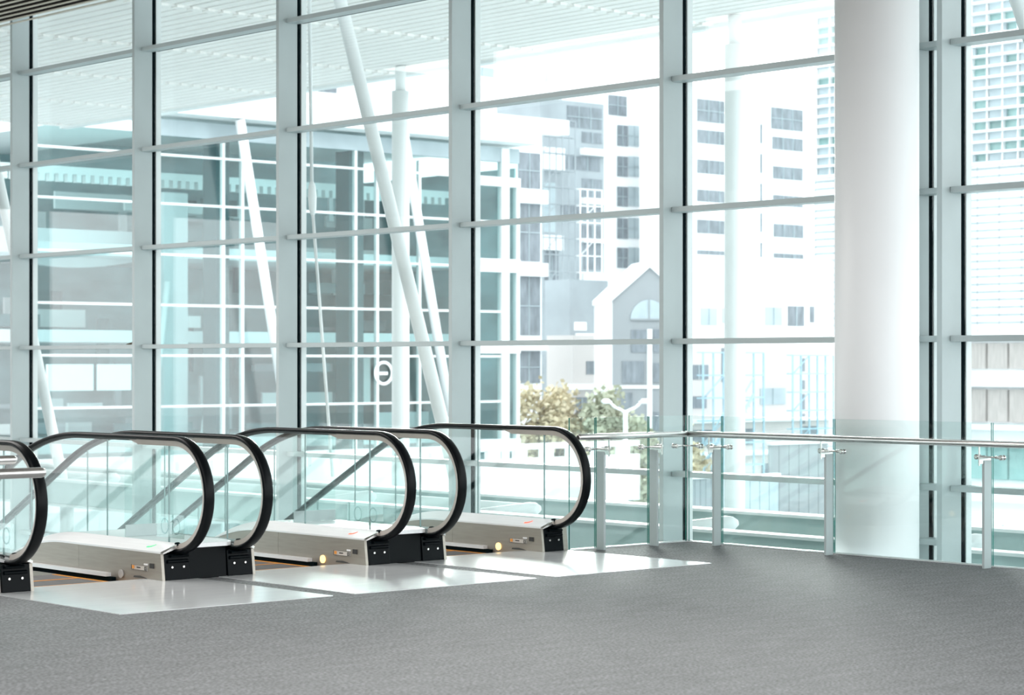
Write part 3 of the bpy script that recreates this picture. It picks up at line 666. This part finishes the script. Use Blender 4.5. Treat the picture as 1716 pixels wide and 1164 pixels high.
building('site_building', 'pale unfinished block with grey openings behind the steel frames', -64.2, (66.0, 75.3, 2.25), 'bpink',
    [(73.39, 73.66, 1.22, 1.78), (73.39, 73.66, 0.44, 0.83), (73.39, 73.66, -0.49, 0.23), (73.39, 73.66, -1.06, -0.62), (73.43, 74.45, -1.84, -1.17), (68.42, 69.45, 0.78, 2.2), (66.4, 67.6, 0.9, 1.5), (66.2, 67.5, -0.3, 0.2), (69.2, 70.4, -1.9, -1.2), (70.8, 72.4, -0.2, 0.5, 'bwin_pale'), (73.6, 74.8, -3.2, -2.2), (67.0, 69.5, -3.6, -2.6), (66.6, 68.0, -1.9, -1.2), (70.9, 72.9, -3.9, -2.7), (69.0, 70.6, -5.6, -4.6), (72.2, 75.0, -5.5, -4.3)], 1.1, slabs=[(66.0, 75.3, -0.9, -0.75), (66.0, 75.3, -2.3, -2.1)])

# louvred tower
T = thing('louvred_tower', 'tall tower with green glass and white louvres at the right', 'building', (-78, 102, -6)); o = (-78, 102, -6)
m = MB(); m.box(-86.4, -64, 100.3, 104, 12.3, 44); m.build('glazing', M['bgreen'], T, o)
z = 12.4
for i in range(54):
    m = MB(); m.box(-86.6, -63.8, 99.75, 100.3, z, z + 0.10); m.build('louvre', M['bwhite'], T, o); z += 0.585
rng = random.Random(3)
m = MB()
for i in range(54):
    for k in range(11):
        if rng.random() < 0.62:
            xa = -86.3 + k*2.03
            m.box(xa + 0.1, xa + rng.choice((1.2, 1.93)), 100.15, 100.29, 12.5 + 0.585*i, 12.985 + 0.585*i)
m.build('blind', M['bwin_pale'], T, o)
m = MB()
for k in range(23): m.box(-86.35 + k*1.015, -86.27 + k*1.015, 100.05, 100.31, 12.3, 44)
m.build('fin', M['bwhite'], T, o)
m = MB(); m.box(-86.4, -64, 100.2, 104, 3.2, 12.3); m.build('panelled_wall', M['bwhite'], T, o)
m = MB()
for i in range(22): m.box(-86.5, -63.9, 100.10, 100.2, 3.4 + i*0.42, 3.4 + i*0.42 + 0.30)
m.build('panel_course', M['bwhite'], T, o)
m = MB()
for i in range(22): m.box(-86.5, -63.9, 100.08, 100.11, 3.70 + i*0.42, 3.79 + i*0.42)
for k in range(16): m.box(-86.4 + k*1.45, -86.36 + k*1.45, 100.08, 100.12, 3.2, 12.3)
m.build('panel_joint', M['bwin_pale'], T, o)
m = MB(); m.box(-80, -64, 100.2, 104, -6, 3.2); m.build('podium', M['bwhite'], T, o)
for z0, z1, mt in ((1.25, 2.65, 'brown'), (-1.62, 0.14, 'brown'), (-4.75, -3.0, 'bgreen')):
    xa = -79.7
    while xa < -65:
        m = MB(); m.box(xa, xa + 1.28, 100.0, 100.25, z0, z1); m.build('window', M[mt], T, o); xa += 1.42
for z0 in (2.9, 0.35, -2.0, -2.75):
    m = MB(); m.box(-80, -64, 99.6, 100.2, z0 - 0.05, z0 + 0.22 if z0 > -2.5 else z0 + 0.1); m.build('balcony_edge', M['bwhite'], T, o)

# scaffolding in front of the grey tower and the site
def scaffold(X, y0, y1, z0, z1, ny, nz, label, mt):
    T = thing('scaffold', label, 'scaffold', (X, (y0 + y1)/2, z0), 'scaffolds on the building site'); o = (X, (y0 + y1)/2, z0)
    for i in range(ny + 1):
        yy = y0 + (y1 - y0)*i/ny
        m = MB(); m.box(X - .03, X + .03, yy - .03, yy + .03, z0, z1); m.build('standard', M[mt], T, o)
    for j in range(nz + 1):
        zz = z0 + (z1 - z0)*j/nz
        m = MB(); m.box(X - .35, X + .04, y0, y1, zz - .025, zz + .025); m.build('ledger', M[mt], T, o)
    for j in range(0, nz, 2):
        za, zb = z0 + (z1 - z0)*j/nz, z0 + (z1 - z0)*(j + 1)/nz
        m = MB(); m.cyl((X + .02, y0, za), (X + .02, y0 + (y1 - y0)/ny*2, zb), .025, 6); m.build('brace', M[mt], T, o)
scaffold(-97.5, 88.6, 91.2, -2.0, 16.0, 5, 18, 'tall pale scaffold on the left side of the grey tower', 'bblue')
scaffold(-97.5, 91.6, 93.4, -2.0, 12.0, 3, 14, 'narrow scaffold in the middle of the grey tower', 'bwhite')
scaffold(-62.0, 65.0, 68.6, -3.5, 2.0, 6, 6, 'blue scaffold behind the railing corner left of the outdoor column', 'steel_blue')
scaffold(-62.0, 70.4, 73.0, -3.5, 1.9, 5, 7, 'blue scaffold right of the outdoor column', 'steel_blue')
T = thing('site_stair', 'slanting blue steel stair on the building site', 'stair', (-61, 66, -3)); o = (-61, 66, -3)
for dx in (0.0, 0.5):
    m = MB(); m.cyl((-61 - dx, 64.4, -2.6), (-61 - dx, 66.9, 0.3), .06, 8); m.build('stringer', M['steel_blue'], T, o)
    m = MB(); m.cyl((-61 - dx, 64.4, -1.9), (-61 - dx, 66.9, 1.0), .035, 8); m.build('handrail', M['steel_blue'], T, o)
for i in range(12):
    m = MB(); m.box(-61.5, -61, 64.5 + .2*i, 64.7 + .2*i, -2.5 + .232*i, -2.46 + .232*i); m.build('tread', M['steel_blue'], T, o)

# footbridge with pierced parapet, road
T = thing('road_bridge', 'pale road bridge with a pierced parapet beyond the glass', 'bridge', (-47, 48, -2)); o = (-47, 48, -2)
m = MB(); m.box(-52, -44, 20, 43.6, -2.2, -1.75); m.build('deck', M['conc'], T, o)
m = MB(); y = 20.0
m.box(-44.15, -44, 20, 43.6, -1.75, -0.93); m.box(-44.15, -44, 20, 43.6, -0.70, -0.55)
while y < 43: m.box(-44.15, -44, y, y + 0.42, -0.93, -0.70); y += 0.95
m.build('parapet', M['bwhite'], T, o)
m = MB(); m.box(-52, -51.8, 20, 43.6, -1.75, -0.95); m.build('rear_parapet', M['bwhite'], T, o)
y = 24
while y < 43:
    m = MB(); m.cyl((-48, y, -6), (-48, y, -2.2), .35, 16); m.build('pier', M['conc'], T, o); y += 8
m = MB(); m.box(-42, -30, 18, 120, -5.99, -5.93); tag(m.build('road', M['road']), 'grey street below beyond the steel beams', 'road', kind='structure')
for i, (x, z, lb) in enumerate(((-30.0, -3.2, 'nearest white barrier along the street below'), (-36.0, -3.6, 'middle white barrier along the street below'), (-42.5, -3.4, 'farthest white barrier along the street below'))):
    T = thing('street_barrier', lb, 'barrier', (x, 50, -6), 'white barriers along the street below'); o = (x, 50, -6)
    m = MB(); m.box(x - .06, x + .06, 22, 90, z - .10, z + .06); m.box(x - .04, x + .04, 22, 90, z - .75, z - .62); m.build('rail', M['bwhite'], T, o)
    m = MB(); y = 22.2
    while y < 90: m.box(x - .05, x + .05, y, y + .1, -6, z); y += 2.4
    m.build('post', M['bwhite'], T, o)

# street lamp
T = thing('street_lamp', 'white twin arm street lamp in front of the trees', 'street lamp', (-53.68, 52.51, -6)); o = (-53.68, 52.51, -6)
ax = Vector((0.662, 0.749, 0))
c0 = Vector((-53.68, 52.51, 0))
m = MB(); m.cyl(c0 + Vector((0, 0, -6)), c0 + Vector((0, 0, 0.0)), 0.10, 16, 0.075); m.build('pole', M['white'], T, o)
for sg in (-1, 1):
    pts = [c0 + Vector((0, 0, -0.08))] + [c0 + ax*sg*(0.52*math.sin(t)) + Vector((0, 0, 0.36*(1 - math.cos(t)))) for t in (0.3, 0.7, 1.1, 1.4)]
    m = MB(); m.tube(pts, 0.05, 12); ar = m.build('arm', M['white'], T, o)
    e = pts[-1]; m = MB(); m.lathe(e, e + ax*sg, [(0, .05), (.05, .085), (.22, .085), (.30, .03)], 14); m.build('lamp_head', M['white'], ar, o)

# trees
def tree(x, y, ztop, r, mt, label, n, seed):
    rg = random.Random(seed)
    T = thing('street_tree', label, 'tree', (x, y, -6), 'autumn trees in front of the far buildings'); o = (x, y, -6)
    m = MB(); m.cyl((x, y, -6), (x, y, ztop - r*1.2), 0.22, 10, 0.08)
    for k in range(6):
        a = rg.uniform(0, 6.28); zb = ztop - r*rg.uniform(1.2, 2.0)
        m.cyl((x, y, zb), (x + r*.6*math.cos(a), y + r*.6*math.sin(a), zb + r*.6), 0.06, 6, 0.03)
    m.build('trunk', M['bark'], T, o)
    m = MB()
    hz = (ztop + 5.0)/2
    blobs = [(rg.gauss(0, .38*r), rg.gauss(0, .38*r), rg.uniform(-.92, .8)) for _ in range(26)]
    for i in range(n):
        bx, by, bz = rg.choice(blobs); tp = 1.0 - max(0, bz)*0.75
        p = Vector((x + bx*tp + rg.gauss(0, .16*r), y + by*tp + rg.gauss(0, .16*r), ztop - hz + bz*hz + rg.gauss(0, .10*hz)))
        u = Vector((rg.gauss(0, 1), rg.gauss(0, 1), rg.gauss(0, 1))).normalized()*rg.uniform(.07, .16); v = u.orthogonal().normalized()*rg.uniform(.05, .12)
        vs = [m.bm.verts.new(p + q) for q in (-u, v, u, -v)]
        m.bm.faces.new(vs)
    m.build('foliage', M[mt], T, o, recalc=False)
tree(-63.90, 56.97, 0.83, 1.49, 'leaf', 'yellowish street tree beside the pavilion corner', 4200, 1)
tree(-63.18, 58.14, 0.92, 1.65, 'leaf', 'broad yellowish street tree second from the pavilion', 4600, 2)
tree(-61.74, 59.13, 0.61, 1.59, 'leaf2', 'greener street tree left of the twin arm lamp', 4600, 3)
tree(-61.11, 60.30, -0.11, 1.32, 'leaf2', 'low street tree right behind the twin arm lamp', 3600, 4)
tree(-60.30, 61.74, -0.65, 1.32, 'leaf', 'lowest street tree beside the railing corner', 3000, 5)

for (x, ya, yb, zt, mt, lb) in ((-50.0, 55.6, 58.6, -1.15, 'bgrey', 'grey site hoarding low behind the railing, left of the white hall column'), (-46.0, 49.0, 51.6, -1.9, 'bwin_pale', 'pale blue site hoarding behind the first railing post right of the corner'), (-52.0, 53.6, 55.2, -2.3, 'bblue', 'dull blue site hoarding between the outdoor column and the grey one')):
    o = (x, (ya + yb)/2, -6); T = thing('site_hoarding', lb, 'hoarding', o, 'hoardings on the building site')
    m = MB(); k = 6
    for i in range(k): m.box(x - 0.05, x, ya + (yb - ya)*i/k, ya + (yb - ya)*(i + 1)/k - 0.03, -6, zt)
    m.build('panel', M[mt], T, o)
    m = MB(); m.box(x - 0.12, x + 0.08, ya, yb, zt, zt + 0.1); m.build('cap_rail', M['bwhite'], T, o)
